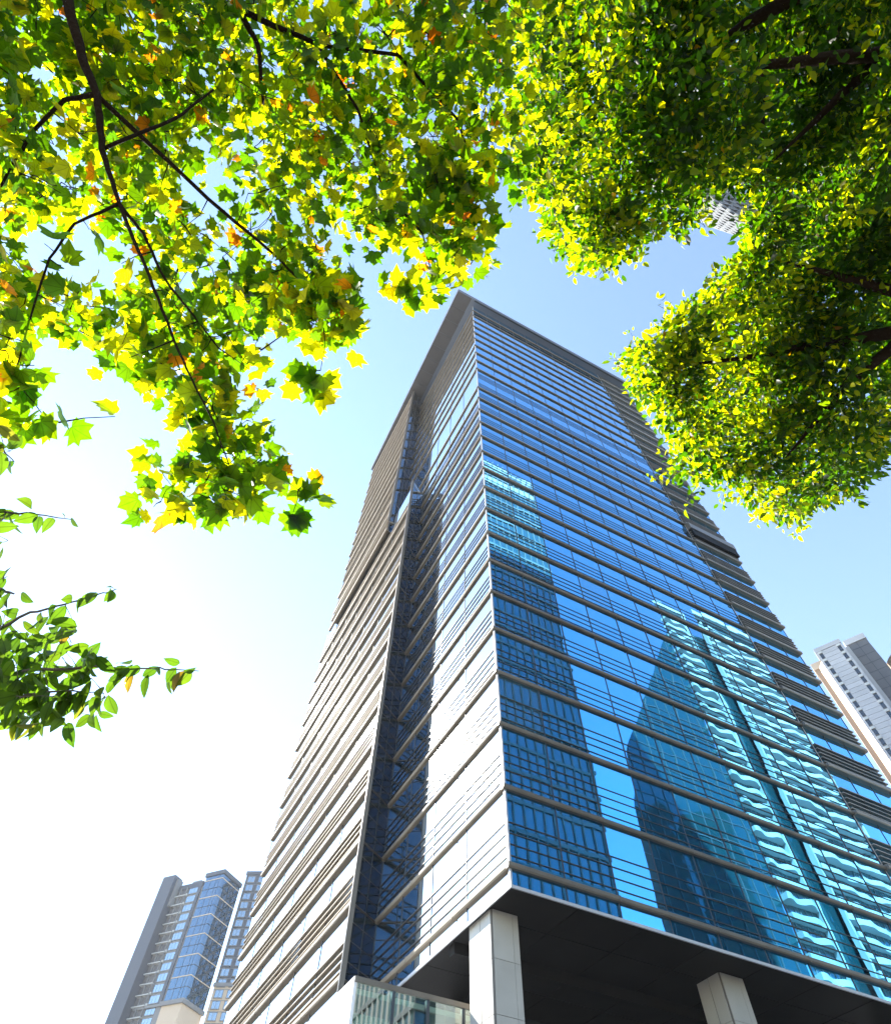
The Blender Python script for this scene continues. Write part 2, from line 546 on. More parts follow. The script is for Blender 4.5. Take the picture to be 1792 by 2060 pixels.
facade('end_high', UX, UA, th, math.hypot(UX, UB - UA), 2, 14, NK, 'glass_end', 'rail', 0.06, 0.03, 0.05, rails=(0.9, 2.0, 3.0), zbot=LTOP, ztop=TOP,
       pane_name='end_wall_pane', split_k=13, rail_name='transom', band_name='transom', band_h=0.05)

# vertical trims at the corners
link('corner_trim', MB().box(-0.06, 0.05, -0.06, 0.05, SOF, TOP).mesh('corner_trim', M['trim']), tower)
link('corner_trim', MB().box(30.47, 30.56, -0.05, 0.1, SOF, TOP).mesh('corner_trim', M['trim']), tower)
link('wing_fin', MB().box(LX - 0.28, LX + 0.05, LA - 0.10, LA + 0.02, 2.0, LTOP + 0.9).mesh('wing_fin', M['band']), tower)
link('wing_fin', MB().box(UX - 0.31, UX + 0.05, UA - 0.10, UA + 0.02, LTOP, TOP).mesh('wing_fin', M['band']), tower)

link('wing_ledge', MB().profile([(0.0, 0.0), (0.0, 0.35), (-0.8, 0.35), (-0.8, 0.22), (-0.4, 0.0)], 0, UE - UA).mesh('wing_ledge', M['band_light']), tower, (LX + 0.05, UE, LTOP - 0.36), -math.pi / 2)

# terrace in the far bay: a black box stands in for the shaded opening
b = MB().box(30.7, 38.05, -0.55, -0.02, 66.2, 67.7)
link('terrace_shade_box', b.mesh('terrace_shade_box', M['soffit']), tower)
b = MB().box(30.6, 38.15, -0.62, 0.0, 67.7, 68.9)
link('terrace_canopy', b.mesh('terrace_canopy', M['band_dark']), tower)

# roof slab with its overhang and soffit
RP = [(-4.1, -1.42), (38.4, -1.42), (38.4, 44.2), (-3.15, 44.2)]
roof = link('roof_slab', MB().prism(RP, 128.87, 129.95).mesh('roof_slab', M['roof']), tower)
link('roof_coping', MB().prism([(x + (0.05 if x > 0 else -0.05), y + (0.05 if y > 0 else -0.05)) for x, y in RP], 129.953, 130.1).mesh('roof_coping', M['trim']), roof)
b = MB()
pm = MB().box(0.02, 3.1, 0.02, 2.96, 0, 0.1).mesh('soffit_panel', M['soffit_grey'])
for i in range(15):
    link('soffit_panel', pm, roof, (-4.02 + 0.062 * i, -1.3 + i * 3.0, 128.76))
link('roof_fascia_line', MB().box(-4.13, 38.45, -1.46, -1.40, 129.42, 129.5).mesh('roof_fascia_line', M['mullion']), roof)
link('gutter', MB().box(-0.2, 39.0, -1.30, -1.05, 128.6, 128.86).mesh('gutter', M['mullion']), roof)

# terrace balustrade on the lower wing
bal = link('terrace_balustrade', MB().box(-0.02, 3.2, -0.04, 0.04, 1.10, 1.18).mesh('terrace_balustrade', M['mullion']), tower, (LX, LA, LTOP), math.atan2(LB - LA, -LX))
gm = MB().box(0.03, 1.03, -0.01, 0.01, 0.0, 1.08).mesh('balustrade_pane', M['clear'])
for i in range(3):
    link('balustrade_pane', gm, bal, (i * 1.06, 0, 0))

# underside: black soffit panels, edge trim, columns, lobby wall
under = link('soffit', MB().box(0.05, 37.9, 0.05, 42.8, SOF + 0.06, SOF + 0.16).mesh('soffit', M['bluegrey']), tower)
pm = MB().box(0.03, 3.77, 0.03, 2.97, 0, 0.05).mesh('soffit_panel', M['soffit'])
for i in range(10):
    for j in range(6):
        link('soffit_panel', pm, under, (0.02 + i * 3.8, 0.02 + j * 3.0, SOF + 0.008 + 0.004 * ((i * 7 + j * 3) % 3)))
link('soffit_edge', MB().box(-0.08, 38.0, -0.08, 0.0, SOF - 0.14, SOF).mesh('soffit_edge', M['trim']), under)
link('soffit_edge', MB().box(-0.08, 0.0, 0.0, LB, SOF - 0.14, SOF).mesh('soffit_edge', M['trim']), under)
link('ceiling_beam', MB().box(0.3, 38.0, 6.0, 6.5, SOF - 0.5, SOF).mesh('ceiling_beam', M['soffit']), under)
link('lobby_wall', MB().box(3.5, 37.5, 12.0, 12.3, 0, SOF).mesh('lobby_wall', M['core']), tower)
link('lobby_wall', MB().box(0.1, 0.4, 12.0, 40, 0, SOF).mesh('lobby_wall', M['core']), tower)


def column(x, y, wx, wy):
    b = MB().box(x + 0.04, x + wx - 0.04, y + 0.04, y + wy - 0.04, 0, SOF - 0.02)
    c = link('column', b.mesh('column', M['joint']), tower)
    n = 8
    h = SOF / n
    split = 0.78
    for k in range(n):
        z0, z1 = k * h + 0.01, (k + 1) * h - (0.01 if k < n - 1 else 0.03)
        # front (-y), split into a wide and a narrow slab; left (-x); right (+x); back (+y)
        for (x0, x1, y0, y1) in ((x + 0.10, x + wx * split, y, y + 0.05), (x + wx * split + 0.015, x + wx, y, y + 0.05),
                                 (x, x + 0.05, y + 0.10, y + wy * 0.5), (x, x + 0.05, y + wy * 0.5 + 0.05, y + wy),
                                 (x + wx - 0.05, x + wx, y + 0.06, y + wy), (x + 0.06, x + wx - 0.06, y + wy - 0.05, y + wy)):
            link('stone_panel', MB().box(x0, x1, y0, y1, z0, z1).mesh('stone_panel', M['stone']), c)
    return c


column(0.2, 2.2, 1.45, 2.1)
column(13.5, 1.85, 1.6, 1.7)
column(27.0, 1.85, 1.6, 1.7)

# ------------------------------------------------------------------ glass entrance pavilion at the tower's foot
pav = tag(empty('entrance_pavilion', (-5, 5, 0)), 'glass entrance box with white side wall beside the pale stone column', 'pavilion')
PH = 13.35
link('top_rail', MB().box(-0.06, 6.9, -0.07, 0.08, PH - 0.2, PH).mesh('top_rail', M['band']), pav)
link('side_wall', MB().box(-0.08, 0.06, 0.0, 9.3, 0, PH + 0.01).mesh('side_wall', M['white_panel']), pav)
for y in (3.1, 6.2):
    link('wall_joint', MB().box(-0.086, 0.0, y - 0.015, y + 0.015, 0, PH - 0.02).mesh('wall_joint', M['joint']), pav)
link('roof', MB().box(0.07, 6.8, 0.3, 6.5, PH - 0.5, PH - 0.3).mesh('roof', M['white_panel']), pav)
link('back_wall', MB().box(0.07, 6.8, 6.5, 6.7, 0, PH - 0.02).mesh('back_wall', M['bluegrey']), pav)
for i, (xa, xb) in enumerate(((0.06, 1.75), (1.87, 3.42), (3.54, 5.2), (5.32, 6.85))):
    for z0, z1 in ((PH - 2.6, PH - 0.21), (PH - 5.2, PH - 2.66), (PH - 7.8, PH - 5.26), (0.1, PH - 7.86)):
        link('glass_pane', MB().box(xa, xb, -0.01, 0.01, z0, z1).mesh('glass_pane', M['clear2']), pav)
for xm in (1.81, 3.48, 5.26):
    link('mullion', MB().box(xm - 0.06, xm + 0.06, -0.05, 0.2, 0, PH - 0.2).mesh('mullion', M['mullion']), pav)
for zz in (PH - 2.63, PH - 5.23, PH - 7.83):
    link('transom', MB().box(0, 6.8, -0.03, 0.1, zz - 0.03, zz + 0.03).mesh('transom', M['mullion']), pav)
link('stair_beam', MB().profile([(1.0, PH - 3.0), (5.5, PH - 1.2), (5.5, PH - 0.9), (1.0, PH - 2.6)], 0.4, 1.6).mesh('stair_beam', M['white_panel']), pav)
link('stair_beam', MB().profile([(1.0, PH - 1.3), (1.5, PH - 1.3), (1.5, PH - 0.9), (1.0, PH - 0.9)], 0.2, 6.6).mesh('stair_beam', M['white_panel']), pav)
link('floor_slab', MB().box(0.1, 6.8, 0.6, 6.4, PH - 3.4, PH - 3.1).mesh('floor_slab', M['white_panel']), pav)


# ------------------------------------------------------------------ background towers
def wbox(parent, name, x0, x1, y0, y1, z0, z1, m):
    return link(name, MB().box(x0, x1, y0, y1, z0, z1).mesh(name, M[m]), parent)


def copies(parent, name, me, spots):
    return [link(name, me, parent, s) for s in spots]


# residential block far left: local x to the right-back, local y to the left-back
c1 = CAM + 1.25 * (np.array([10.4, 174.7, 100.0]) - CAM)
res = tag(empty('residential_tower', (c1[0], c1[1], 0), math.radians(39)), 'grey residential tower with blue glass corner, far left of the office tower', 'residential tower')
HR = float(c1[2])
wbox(res, 'stone_base', 0.15, 11, 0.15, 8.2, 0, 83, 'cream')
wbox(res, 'main_wall', 0.6, 11, 8.6, 27, 0, HR - 4.0, 'conc')
wbox(res, 'slot_wall', 1.4, 10.8, 8.0, 8.8, 0, HR - 3, 'conc_dark')
wbox(res, 'pier', 0.2, 1.0, 9.2, 10.6, 84, HR - 2.6, 'bluegrey')
wbox(res, 'parapet', 0.3, 11.2, 9.0, 26, HR - 4.0, HR - 2.2, 'bluegrey')
wbox(res, 'side_slab', -3.2, 1.0, 20.8, 26.5, 0, HR + 0.5, 'bluegrey')
wbox(res, 'slab_cap', -1.6, 1.2, 20.0, 20.79, HR - 10, HR - 0.4, 'conc')
gc = wbox(res, 'glass_corner', 0.0, 10.8, 0.0, 7.9, 84.2, HR - 1.4, 'glass_corner')
for k, z in enumerate(np.arange(87.4, HR - 2, 3.1)):
    hb = 0.28 if k % 2 else 0.12
    link('floor_band', MB().box(-0.12, 10.9, -0.12, 8.0, z, z + hb).mesh('floor_band', M['cream'] if k % 2 else M['mullion']), gc)
for y in (1.3, 2.6, 5.2):
    link('mullion', MB().box(-0.06, 0.02, y - 0.05, y + 0.05, 84.2, HR - 1.4).mesh('mullion', M['mullion']), gc)
for x in (3.4, 6.8):
    link('mullion', MB().box(x - 0.05, x + 0.05, -0.06, 0.02, 84.2, HR - 1.4).mesh('mullion', M['mullion']), gc)
wbox(res, 'roof_cornice', -0.4, 11.2, -0.4, 8.4, HR - 1.4, HR, 'bluegrey')
wbox(res, 'base_cornice', -0.5, 11.2, -0.5, 9.0, 83, 84.2, 'conc')
wbox(res, 'base_cornice', 0.0, 1.0, 9.0, 20, 83.2, 83.9, 'conc')
wbox(res, 'roof_tank', 4, 8, 14, 18, HR - 2.4, HR + 0.8, 'conc')
aer = link('roof_aerial', MB().tube([(2.0, 8.3, HR - 3), (2.0, 8.3, HR + 7)], [0.10, 0.04], 6).mesh('roof_aerial', M['mullion']), res)
wm = MB().box(0.0, 0.12, 0, 4.0, 0.7, 2.75, 0)
wmesh = wm.mesh('window', M['win'])
sill = MB().box(-0.15, 0.2, -0.1, 4.1, 0.35, 0.62).mesh('window_sill', M['conc'])
bal_shade = MB().box(0.0, 0.1, 0, 2.3, 0.5, 2.7).mesh('balcony_shade_panel', M['conc_dark'])  # dark panel on the wall stands in for the shaded recess
bal_slab = MB().box(-0.9, 0.2, -0.2, 2.5, 0.0, 0.32).mesh('balcony_slab', M['white'])
bal_side = MB().box(-0.8, 0.15, -0.18, 0.0, 0.0, 3.0).mesh('balcony_wall', M['conc'])
zf = list(np.arange(62.2, HR - 6, 3.1))
for z in zf:
    wo = link('window', wmesh, res, (0.5, 10.9, z))
    link('window_sill', sill, wo, (0, 0, 0))
    for y in (1.33, 2.66):
        link('window_bar', MB().box(-0.03, 0.0, y - 0.04, y + 0.04, 0.7, 2.75).mesh('window_bar', M['mullion']), wo)
    if rng.random() < 0.75:
        link('air_conditioner', MB().box(-0.55, 0.0, 0, 0.95, 0.1, 0.8).mesh('air_conditioner', M['white']), res, (0.58, 14.9 - 0.25 * rng.random(), z))
    for y in (15.6, 18.4):
        bo = link('balcony_shade_panel', bal_shade, res, (0.52, y, z))
        link('balcony_slab', bal_slab, bo)
        link('balcony_wall', bal_side, bo)

# second tower peeping out behind the office tower's left wing
c2 = CAM + 1.3 * (np.array([16.7, 172.1, 100.0]) - CAM)
flat = tag(empty('residential_tower', (c2[0], c2[1], 0), math.radians(-30)), 'slim blue grey tower with one window column, half hidden behind the office tower', 'residential tower')
H2 = float(c2[2])
wbox(flat, 'wall', 0, 14, 0.2, 12, 92, H2 - 1.2, 'bluegrey')
wbox(flat, 'base_wall', 0.0, 14, 0.22, 12, 0, 91.4, 'cream')
wbox(flat, 'base_cornice', -0.4, 14.2, -0.2, 12.2, 91.4, 92.4, 'conc')
wbox(flat, 'roof_cornice', -0.35, 14.2, -0.1, 12.2, H2 - 1.2, H2, 'bluegrey')
wmesh2 = MB().box(0, 2.6, 0, 0.12, 0.5, 2.6).mesh('window', M['win'])
frame2 = MB().box(-0.12, 0, -0.06, 0.1, 0.4, 2.7).box(2.6, 2.72, -0.06, 0.1, 0.4, 2.7).box(1.25, 1.35, -0.05, 0.0, 0.5, 2.6).box(-0.12, 2.72, -0.08, 0.1, 2.6, 2.75).box(-0.2, 2.8, -0.2, 0.1, 0.3, 0.5).mesh('window_frame', M['conc'])
for z in np.arange(66, H2 - 4, 3.1):
    for x in (1.0, 5.2, 9.4):
        wo = link('window', wmesh2, flat, (x, 0.1, z))
        link('window_frame', frame2, wo)
    link('floor_line', MB().box(-0.05, 14, 0.1, 0.2, z - 0.35, z - 0.2).mesh('floor_line', M['conc']), flat)

# stepped tower at the right edge
c3 = CAM + 1.3 * (np.array([108.3, 28.2, 110.0]) - CAM)
stp = tag(empty('stepped_tower', (c3[0], c3[1], 0), math.radians(-65)), 'pale panelled tower with cream edge and dark wing behind the blue facade, far right', 'tower')
H3 = float(c3[2])
wbox(stp, 'core_wall', 0.05, 7.55, 0.1, 8, 0, H3 - 0.2, 'conc_dark')
pmesh = MB().box(0.0, 4.5, -0.06, 0.08, 0.03, 1.5).mesh('wall_panel', M['conc_pale'])
pm_end = MB().box(0.0, 0.62, -0.09, 0.08, 0.0, 3.08).mesh('edge_pier', M['conc_pale'])
wsm = MB().box(0.0, 0.95, -0.02, 0.08, 0.5, 2.2).mesh('window', M['win_dark'])
wsl = MB().box(-0.06, 1.0, -0.3, 0.08, 2.25, 3.0).mesh('window_head', M['white'])
for z in np.arange(H3 - 1.6 - 3.1 * 26, H3 - 2, 3.1):
    for dz in (0, 1.55):
        link('wall_panel', pmesh, stp, (1.55, 0, z + dz))
    for x in (0.58, 6.08):
        wo = link('window', wsm, stp, (x, 0, z))
        link('window_head', wsl, wo)
    for x in (-0.05, 7.05):
        link('edge_pier', pm_end, stp, (x, 0, z))
wbox(stp, 'roof_parapet', -0.15, 7.75, -0.15, 8, H3 - 1.5, H3, 'conc_pale')
link('cream_wall', MB().prism([(-0.08, 0.5), (-0.02, 8), (-1.7, 8), (-1.7, 3.2)], 90, H3 - 4.5).mesh('cream_wall', M['cream']), stp)
wbox(stp, 'cream_parapet', -3.2, -0.1, 2.9, 8.2, H3 - 4.6, H3 - 2.2, 'cream')
wbox(stp, 'brown_wall', -3.0, -1.71, 3.25, 8, 0, H3 - 4.6, 'brown')
wbox(stp, 'lower_wall', -3.1, -0.1, 0.6, 8, 0, 90, 'conc_dark')
wbox(stp, 'side_wing', 7.6, 9.0, 3.5, 9, 0, H3 - 1.0, 'conc_pale')
wbox(stp, 'dark_wing', 9.0, 14.6, 6.0, 14, 0, H3 + 1.2, 'conc_dark')
wbox(stp, 'wing_parapet', 8.6, 14.8, 5.7, 14.2, H3 + 1.2, H3 + 3.2, 'conc_pale')
for x in (11.6,):
    wbox(stp, 'wing_joint', x - 0.06, x + 0.06, 5.93, 6.0, 0, H3 + 1.2, 'mullion')
for z in np.arange(H3 - 60, H3, 3.1):
    link('wing_joint', MB().box(9.02, 14.55, 5.95, 5.99, 0, 0.07).mesh('wing_joint', M['mullion']), stp, (0, 0, z))

# round brown building beyond it
cr = np.array([c3[0], c3[1]]) + 24.0 * np.array([0.4226, -0.9063]) + 18 * np.array([0.9063, 0.4226])
rnd = tag(empty('round_tower', (cr[0], cr[1], 0)), 'brown round-fronted building cut off by the right picture edge', 'building')
n = 40
circ = lambda r: [(r * math.cos(2 * math.pi * i / n), r * math.sin(2 * math.pi * i / n)) for i in range(n)]
link('wall', MB().prism(circ(8.6), 0, H3 - 9).mesh('wall', M['brown'], False), rnd)
link('roof_band', MB().prism(circ(9.2), H3 - 9, H3 - 3.5).mesh('roof_band', M['brown']), rnd)
for k in range(8):
    link('window_band', MB().prism(circ(8.7), H3 - 12.6 - 4 * k, H3 - 10.6 - 4 * k).mesh('window_band', M['win_dark']), rnd)

# ------------------------------------------------------------------ towers across the street, seen mirrored in the blue facade
oft = tag(empty('office_tower', (16, -35, 0)), 'pale finned glass tower rising behind the evergreen tree, mirrored in the blue facade', 'office tower')
HO = 143.0
wbox(oft, 'curtain_wall', 0, 21.4, -25, 0, 0, HO - 12, 'officeglass')
wbox(oft, 'crown_wall', 0.2, 21.2, -24.8, -0.2, HO - 12, HO, 'white')
bandm = MB().box(-0.2, 21.6, -25.2, 0.2, 0, 0.55).mesh('floor_band', M['officeglass'])
bandw = MB().box(-0.2, 21.6, -25.2, 0.2, 0, 0.5).mesh('floor_band', M['conc'])
for k in range(36):
    link('floor_band', bandw, oft, (0, 0, 4 * k - 0.2))
finm = MB().box(-0.06, 0.06, 0.0, 0.25, 0, HO).mesh('fin', M['conc'])
finx = MB().box(-0.25, 0.0, -0.06, 0.06, 0, HO).mesh('fin', M['conc'])
for i in range(15):
    link('fin', finm, oft, (0.2 + 1.5 * i, 0.0, 0))
for i in range(17):
    link('fin', finx, oft, (0.0, -0.4 - 1.5 * i, 0))

apt = tag(empty('apartment_tower', (88, -50, 0)), 'white apartment tower with wavy balconies, seen mirrored in the blue facade', 'apartment tower')
HA = 136.0
SK = 1.45                               # the plot is skewed: side walls run back at an angle


def skew_wall(parent, name, x0, x1, y0, y1, z0, z1, m):
    link(name, MB().prism([(x0 + SK * -y0, y0), (x1 + SK * -y0, y0), (x1 + SK * -y1, y1), (x0 + SK * -y1, y1)], z0, z1).mesh(name, M[m]), parent)


skew_wall(apt, 'wall', 0.3, 8.5, -22, -0.3, 0, HA, 'officeglass')
skew_wall(apt, 'wall', 15.2, 37, -22, -0.3, 0, HA + 4, 'officeglass')
skew_wall(apt, 'slot_wall', 8.5, 15.2, -22, -1.4, 0, HA - 3, 'teal')


def balcony(x0, x1, amp, seed):
    r = np.random.default_rng(seed)
    n = 24
    xs = np.linspace(x0, x1, n)
    ys = 1.1 + 0.6 * amp * np.sin((xs - x0) / (x1 - x0) * math.pi * 3 + r.uniform(0, 6)) + 0.2 * np.sin(xs * 1.3)
    b = MB()
    poly = list(zip(xs, ys)) + [(x1, -0.4), (x0, -0.4)]
    b.prism(poly[::-1], 0.0, 0.95)
    return b.mesh('balcony', M['white'])


bl = [balcony(0, 8.6, 0.5, 1), balcony(0, 8.6, 0.5, 2)]
br = [balcony(15.1, 37.2, 0.6, 3), balcony(15.1, 37.2, 0.6, 4)]
for k in range(9, 45):
    if 3.05 * k < HA - 2:
        link('balcony', bl[k % 2], apt, (0, 0, 3.05 * k))
    link('balcony', br[k % 2], apt, (0, 0, 3.05 * k))
barm = MB().box(-0.05, 0.05, -0.3, -0.2, 0, HA).mesh('window_bar', M['conc'])
for x in list(np.arange(1.5, 8.3, 1.35)) + list(np.arange(16.5, 36.8, 1.45)):
    link('window_bar', barm, apt, (float(x), 0, 0))
piers = MB().box(-0.22, 0.22, -0.2, 0.9, 0, HA + 2).mesh('pier', M['white'])
for x in (8.4, 15.2, 36.9):
    link('pier', piers, apt, (x, 0, 0))
skew_wall(apt, 'roof_slab', -0.2, 9, -22, 1.4, HA, HA + 1.4, 'white')
skew_wall(apt, 'roof_slab', 14.8, 37.6, -22, 1.4, HA + 4, HA + 5.6, 'white')

gls = tag(empty('glass_tower', (58.6, -50, 0)), 'dark teal glass tower with slanting roof, seen mirrored in the blue facade', 'glass tower')
b = MB()
P = [(0, 0), (29.4, 0), (29.4, 126), (29.0, 126), (3, 80), (0, 66)]
b.add([(x, 0.0, z) for x, z in P] + [(x + 21.5, -20.0, z) for x, z in P],
      [tuple(range(5, -1, -1)), tuple(range(6, 12))] + [(i, (i + 1) % 6, 6 + (i + 1) % 6, 6 + i) for i in range(6)])
link('curtain_wall', b.mesh('curtain_wall', M['teal']), gls)
for k in range(30):
    z = 4.0 * k + 2
    xl = 0.0 if z < 66 else (3 * (z - 66) / 14 if z < 80 else 3 + 26 * (z - 80) / 46)
    link('floor_band', MB().box(xl, 29.3, 0.0, 0.12, z, z + 0.12).mesh('floor_band', M['conc_dark']), gls)
for i in range(1, 10):
    x = 3.0 * i
    zt = 80 + 46 * (x - 3) / 26 if x < 29 else 126
    link('mullion', MB().box(x - 0.06, x + 0.06, 0.0, 0.14, 0, zt - 0.5).mesh('mullion', M['conc_dark']), gls)


# ------------------------------------------------------------------ trees
def inside(pt, poly):
    x, y = pt
    c = False
    j = len(poly) - 1
    for i in range(len(poly)):
        xi, yi = poly[i]
        xj, yj = poly[j]
        if (yi > y) != (yj > y) and x < (xj - xi) * (y - yi) / (yj - yi) + xi:
            c = not c
        j = i
    return c


def sample_poly(poly, holes, n):
    xs = [p[0] for p in poly]
    ys = [p[1] for p in poly]
    out = []
    while len(out) < n:
        p = (rng.uniform(min(xs), max(xs)), rng.uniform(min(ys), max(ys)))
        if inside(p, poly) and not any(inside(p, h) for h in holes):
            out.append(p)
    return out


def plane_leaf_shape(seed):
    """five-lobed toothed blade, base at the origin, about 1 long along +y"""
    r = np.random.default_rng(seed)
    half = [(0.0, 0.0), (0.16, -0.08), (0.42, -0.03), (0.37, 0.14), (0.64, 0.32), (0.43, 0.42), (0.47, 0.68), (0.25, 0.66), (0.0, 1.0)]
    wx = r.uniform(0.8, 1.15)
    pts = [(x * wx * r.uniform(0.84, 1.16), y * r.uniform(0.9, 1.1)) for x, y in half]
    left = [(-x * wx * r.uniform(0.84, 1.16), y * r.uniform(0.9, 1.1)) for x, y in half[-2:0:-1]]
    outl = pts + left
    fold, droop = r.uniform(0.05, 0.6), r.uniform(0.1, 0.7)

    def zz(x, y):
        return fold * abs(x) * (1 if seed % 2 else -0.6) - droop * (y - 0.3) ** 2 - 0.25 * max(0, abs(x) - 0.3) + r.normal(0, 0.015)
    n = len(outl)                       # 0 base, 1..7 right side, 8 tip, 9..15 left side going down
    vs = [(x, y, zz(x, y)) for x, y in outl] + [(0.0, 0.30, 0.0), (0.0, 0.62, -droop * 0.1)]
    m1, m2 = n, n + 1
    fs = []
    for q in ((0, 1, m1), (1, 2, 3), (1, 3, m1), (m1, 3, 5), (3, 4, 5), (m1, 5, m2), (5, 6, 7), (5, 7, m2), (m2, 7, 8)):
        fs.append(q)
        fs.append(tuple(k if k in (0, 8, m1, m2) else 16 - k for k in q)[::-1])
    return np.array(vs), np.array(fs)


def oval_leaf_shape(seed, wid=0.58):
    r = np.random.default_rng(seed)
    ys = [0.0, 0.3, 0.65, 1.0]
    ws = [0.0, wid * 0.44, wid * 0.40, 0.0]
    f, dr = r.uniform(0.1, 0.5), r.uniform(0.0, 0.4)
    z = lambda x, y: f * abs(x) - dr * y * y
    vs = [(0, 0, 0), (-ws[1], ys[1], z(ws[1], ys[1])), (0, ys[1], z(0, ys[1])), (ws[1], ys[1], z(ws[1], ys[1])),
          (-ws[2], ys[2], z(ws[2], ys[2])), (0, ys[2], z(0, ys[2])), (ws[2], ys[2], z(ws[2], ys[2])), (0, 1.0, z(0, 1.0))]
    fs = [(0, 2, 1), (0, 3, 2), (1, 2, 5), (1, 5, 4), (2, 3, 6), (2, 6, 5), (4, 5, 7), (5, 6, 7)]
    return np.array(vs), np.array(fs)


def smooth_oval(seed, wid=0.5):
    r = np.random.default_rng(seed)
    n = 7
    f, dr = r.uniform(0.15, 0.5), r.uniform(0.05, 0.45)
    ts = np.linspace(0, 1, n)
    vs, fs = [], []
    for t in ts:
        wv = wid * 0.5 * math.sin(math.pi * t ** 0.85) ** 0.8 if 0 < t < 1 else 0.0
        wv = float(wv) * r.uniform(0.94, 1.06)
        for s in (-1, 0, 1):
            vs.append((s * wv, t, f * abs(s) * wv - dr * t * t))
    for i in range(n - 1):
        for s in (0, 1):
            a = i * 3 + s
            fs += [(a, a + 1, a + 4), (a, a + 4, a + 3)]
    return np.array(vs), np.array(fs)


def tri_mesh(name, V, F, tint, m, blade=None):
    me = bpy.data.meshes.new(name)
    me.vertices.add(len(V))
    me.vertices.foreach_set('co', np.ascontiguousarray(V, np.float32).ravel())
    me.loops.add(len(F) * 3)
    me.loops.foreach_set('vertex_index', np.ascontiguousarray(F, np.int32).ravel())
    me.polygons.add(len(F))
    me.polygons.foreach_set('loop_start', np.arange(0, len(F) * 3, 3, dtype=np.int32))
    me.update(calc_edges=True)
    a = me.attributes.new('tint', 'FLOAT', 'POINT')
    a.data.foreach_set('value', np.ascontiguousarray(tint, np.float32))
    if blade is not None:
        a = me.attributes.new('blade', 'FLOAT_VECTOR', 'POINT')
        a.data.foreach_set('vector', np.ascontiguousarray(blade * np.array((1, 1, 0)), np.float32).ravel())
    me.materials.append(m)
    return me


def basis(d, nrm):
    """matrix whose y is the leaf axis d and z close to nrm"""
    d = d / np.linalg.norm(d)
    x = np.cross(d, nrm)
    l = np.linalg.norm(x)
    x = np.cross(d, (1, 0.1, 0)) if l < 1e-4 else x
    x = x / np.linalg.norm(x)
    return np.stack([x, d, np.cross(x, d)], 1)


def leaves_build(tree, leaves, shapes, mname, n_single, stuff_name='foliage', tint_bins=8):
    """leaves: list of (pos, 3x3 basis, size, tint); the n_single that show largest become parts of their own"""
    pos = np.array([l[0] for l in leaves])
    size = np.array([l[2] for l in leaves])
    rel = pos - CAM
    dist = np.linalg.norm(rel, axis=1)
    zf_ = rel @ FW
    px = 896 + (rel @ RT) / np.maximum(zf_, 0.1) * FPX
    py = 1030 - (rel @ UP) / np.maximum(zf_, 0.1) * FPX
    vis = (px > 0) & (px < 1792) & (py > 0) & (py < 2060)
    order = np.argsort(np.where(vis, dist / size, 1e9))
    single = set(order[:n_single].tolist())
    base = np.array(tree.location)
    cache = {}
    VV, FF, TT, UU = [], [], [], []
    nb = 0
    for i, (p, Bm, s, t) in enumerate(leaves):
        si = i % len(shapes)
        V, F = shapes[si]
        if i in single:
            tb = min(tint_bins - 1, int(t * tint_bins))
            key = (si, tb)
            if key not in cache:
                cache[key] = tri_mesh('leaf', V, F, np.full(len(V), (tb + 0.5) / tint_bins if tb < tint_bins - 1 else t), M[mname], V)
            o = bpy.data.objects.new('leaf', cache[key])
            R = Matrix(((Bm[0, 0] * s, Bm[0, 1] * s, Bm[0, 2] * s, p[0] - base[0]), (Bm[1, 0] * s, Bm[1, 1] * s, Bm[1, 2] * s, p[1] - base[1]),
                        (Bm[2, 0] * s, Bm[2, 1] * s, Bm[2, 2] * s, p[2] - base[2]), (0, 0, 0, 1)))
            o.parent = tree
            o.matrix_local = R
            col.objects.link(o)
        else:
            VV.append((V * s) @ Bm.T + (p - base))
            FF.append(F + nb)
            UU.append(V)
            TT.append(np.full(len(V), t))
            nb += len(V)
    if VV:
        o = link(stuff_name, tri_mesh(stuff_name, np.concatenate(VV), np.concatenate(FF), np.concatenate(TT), M[mname], np.concatenate(UU)), tree)
        tag(o, None, None, None, 'stuff')


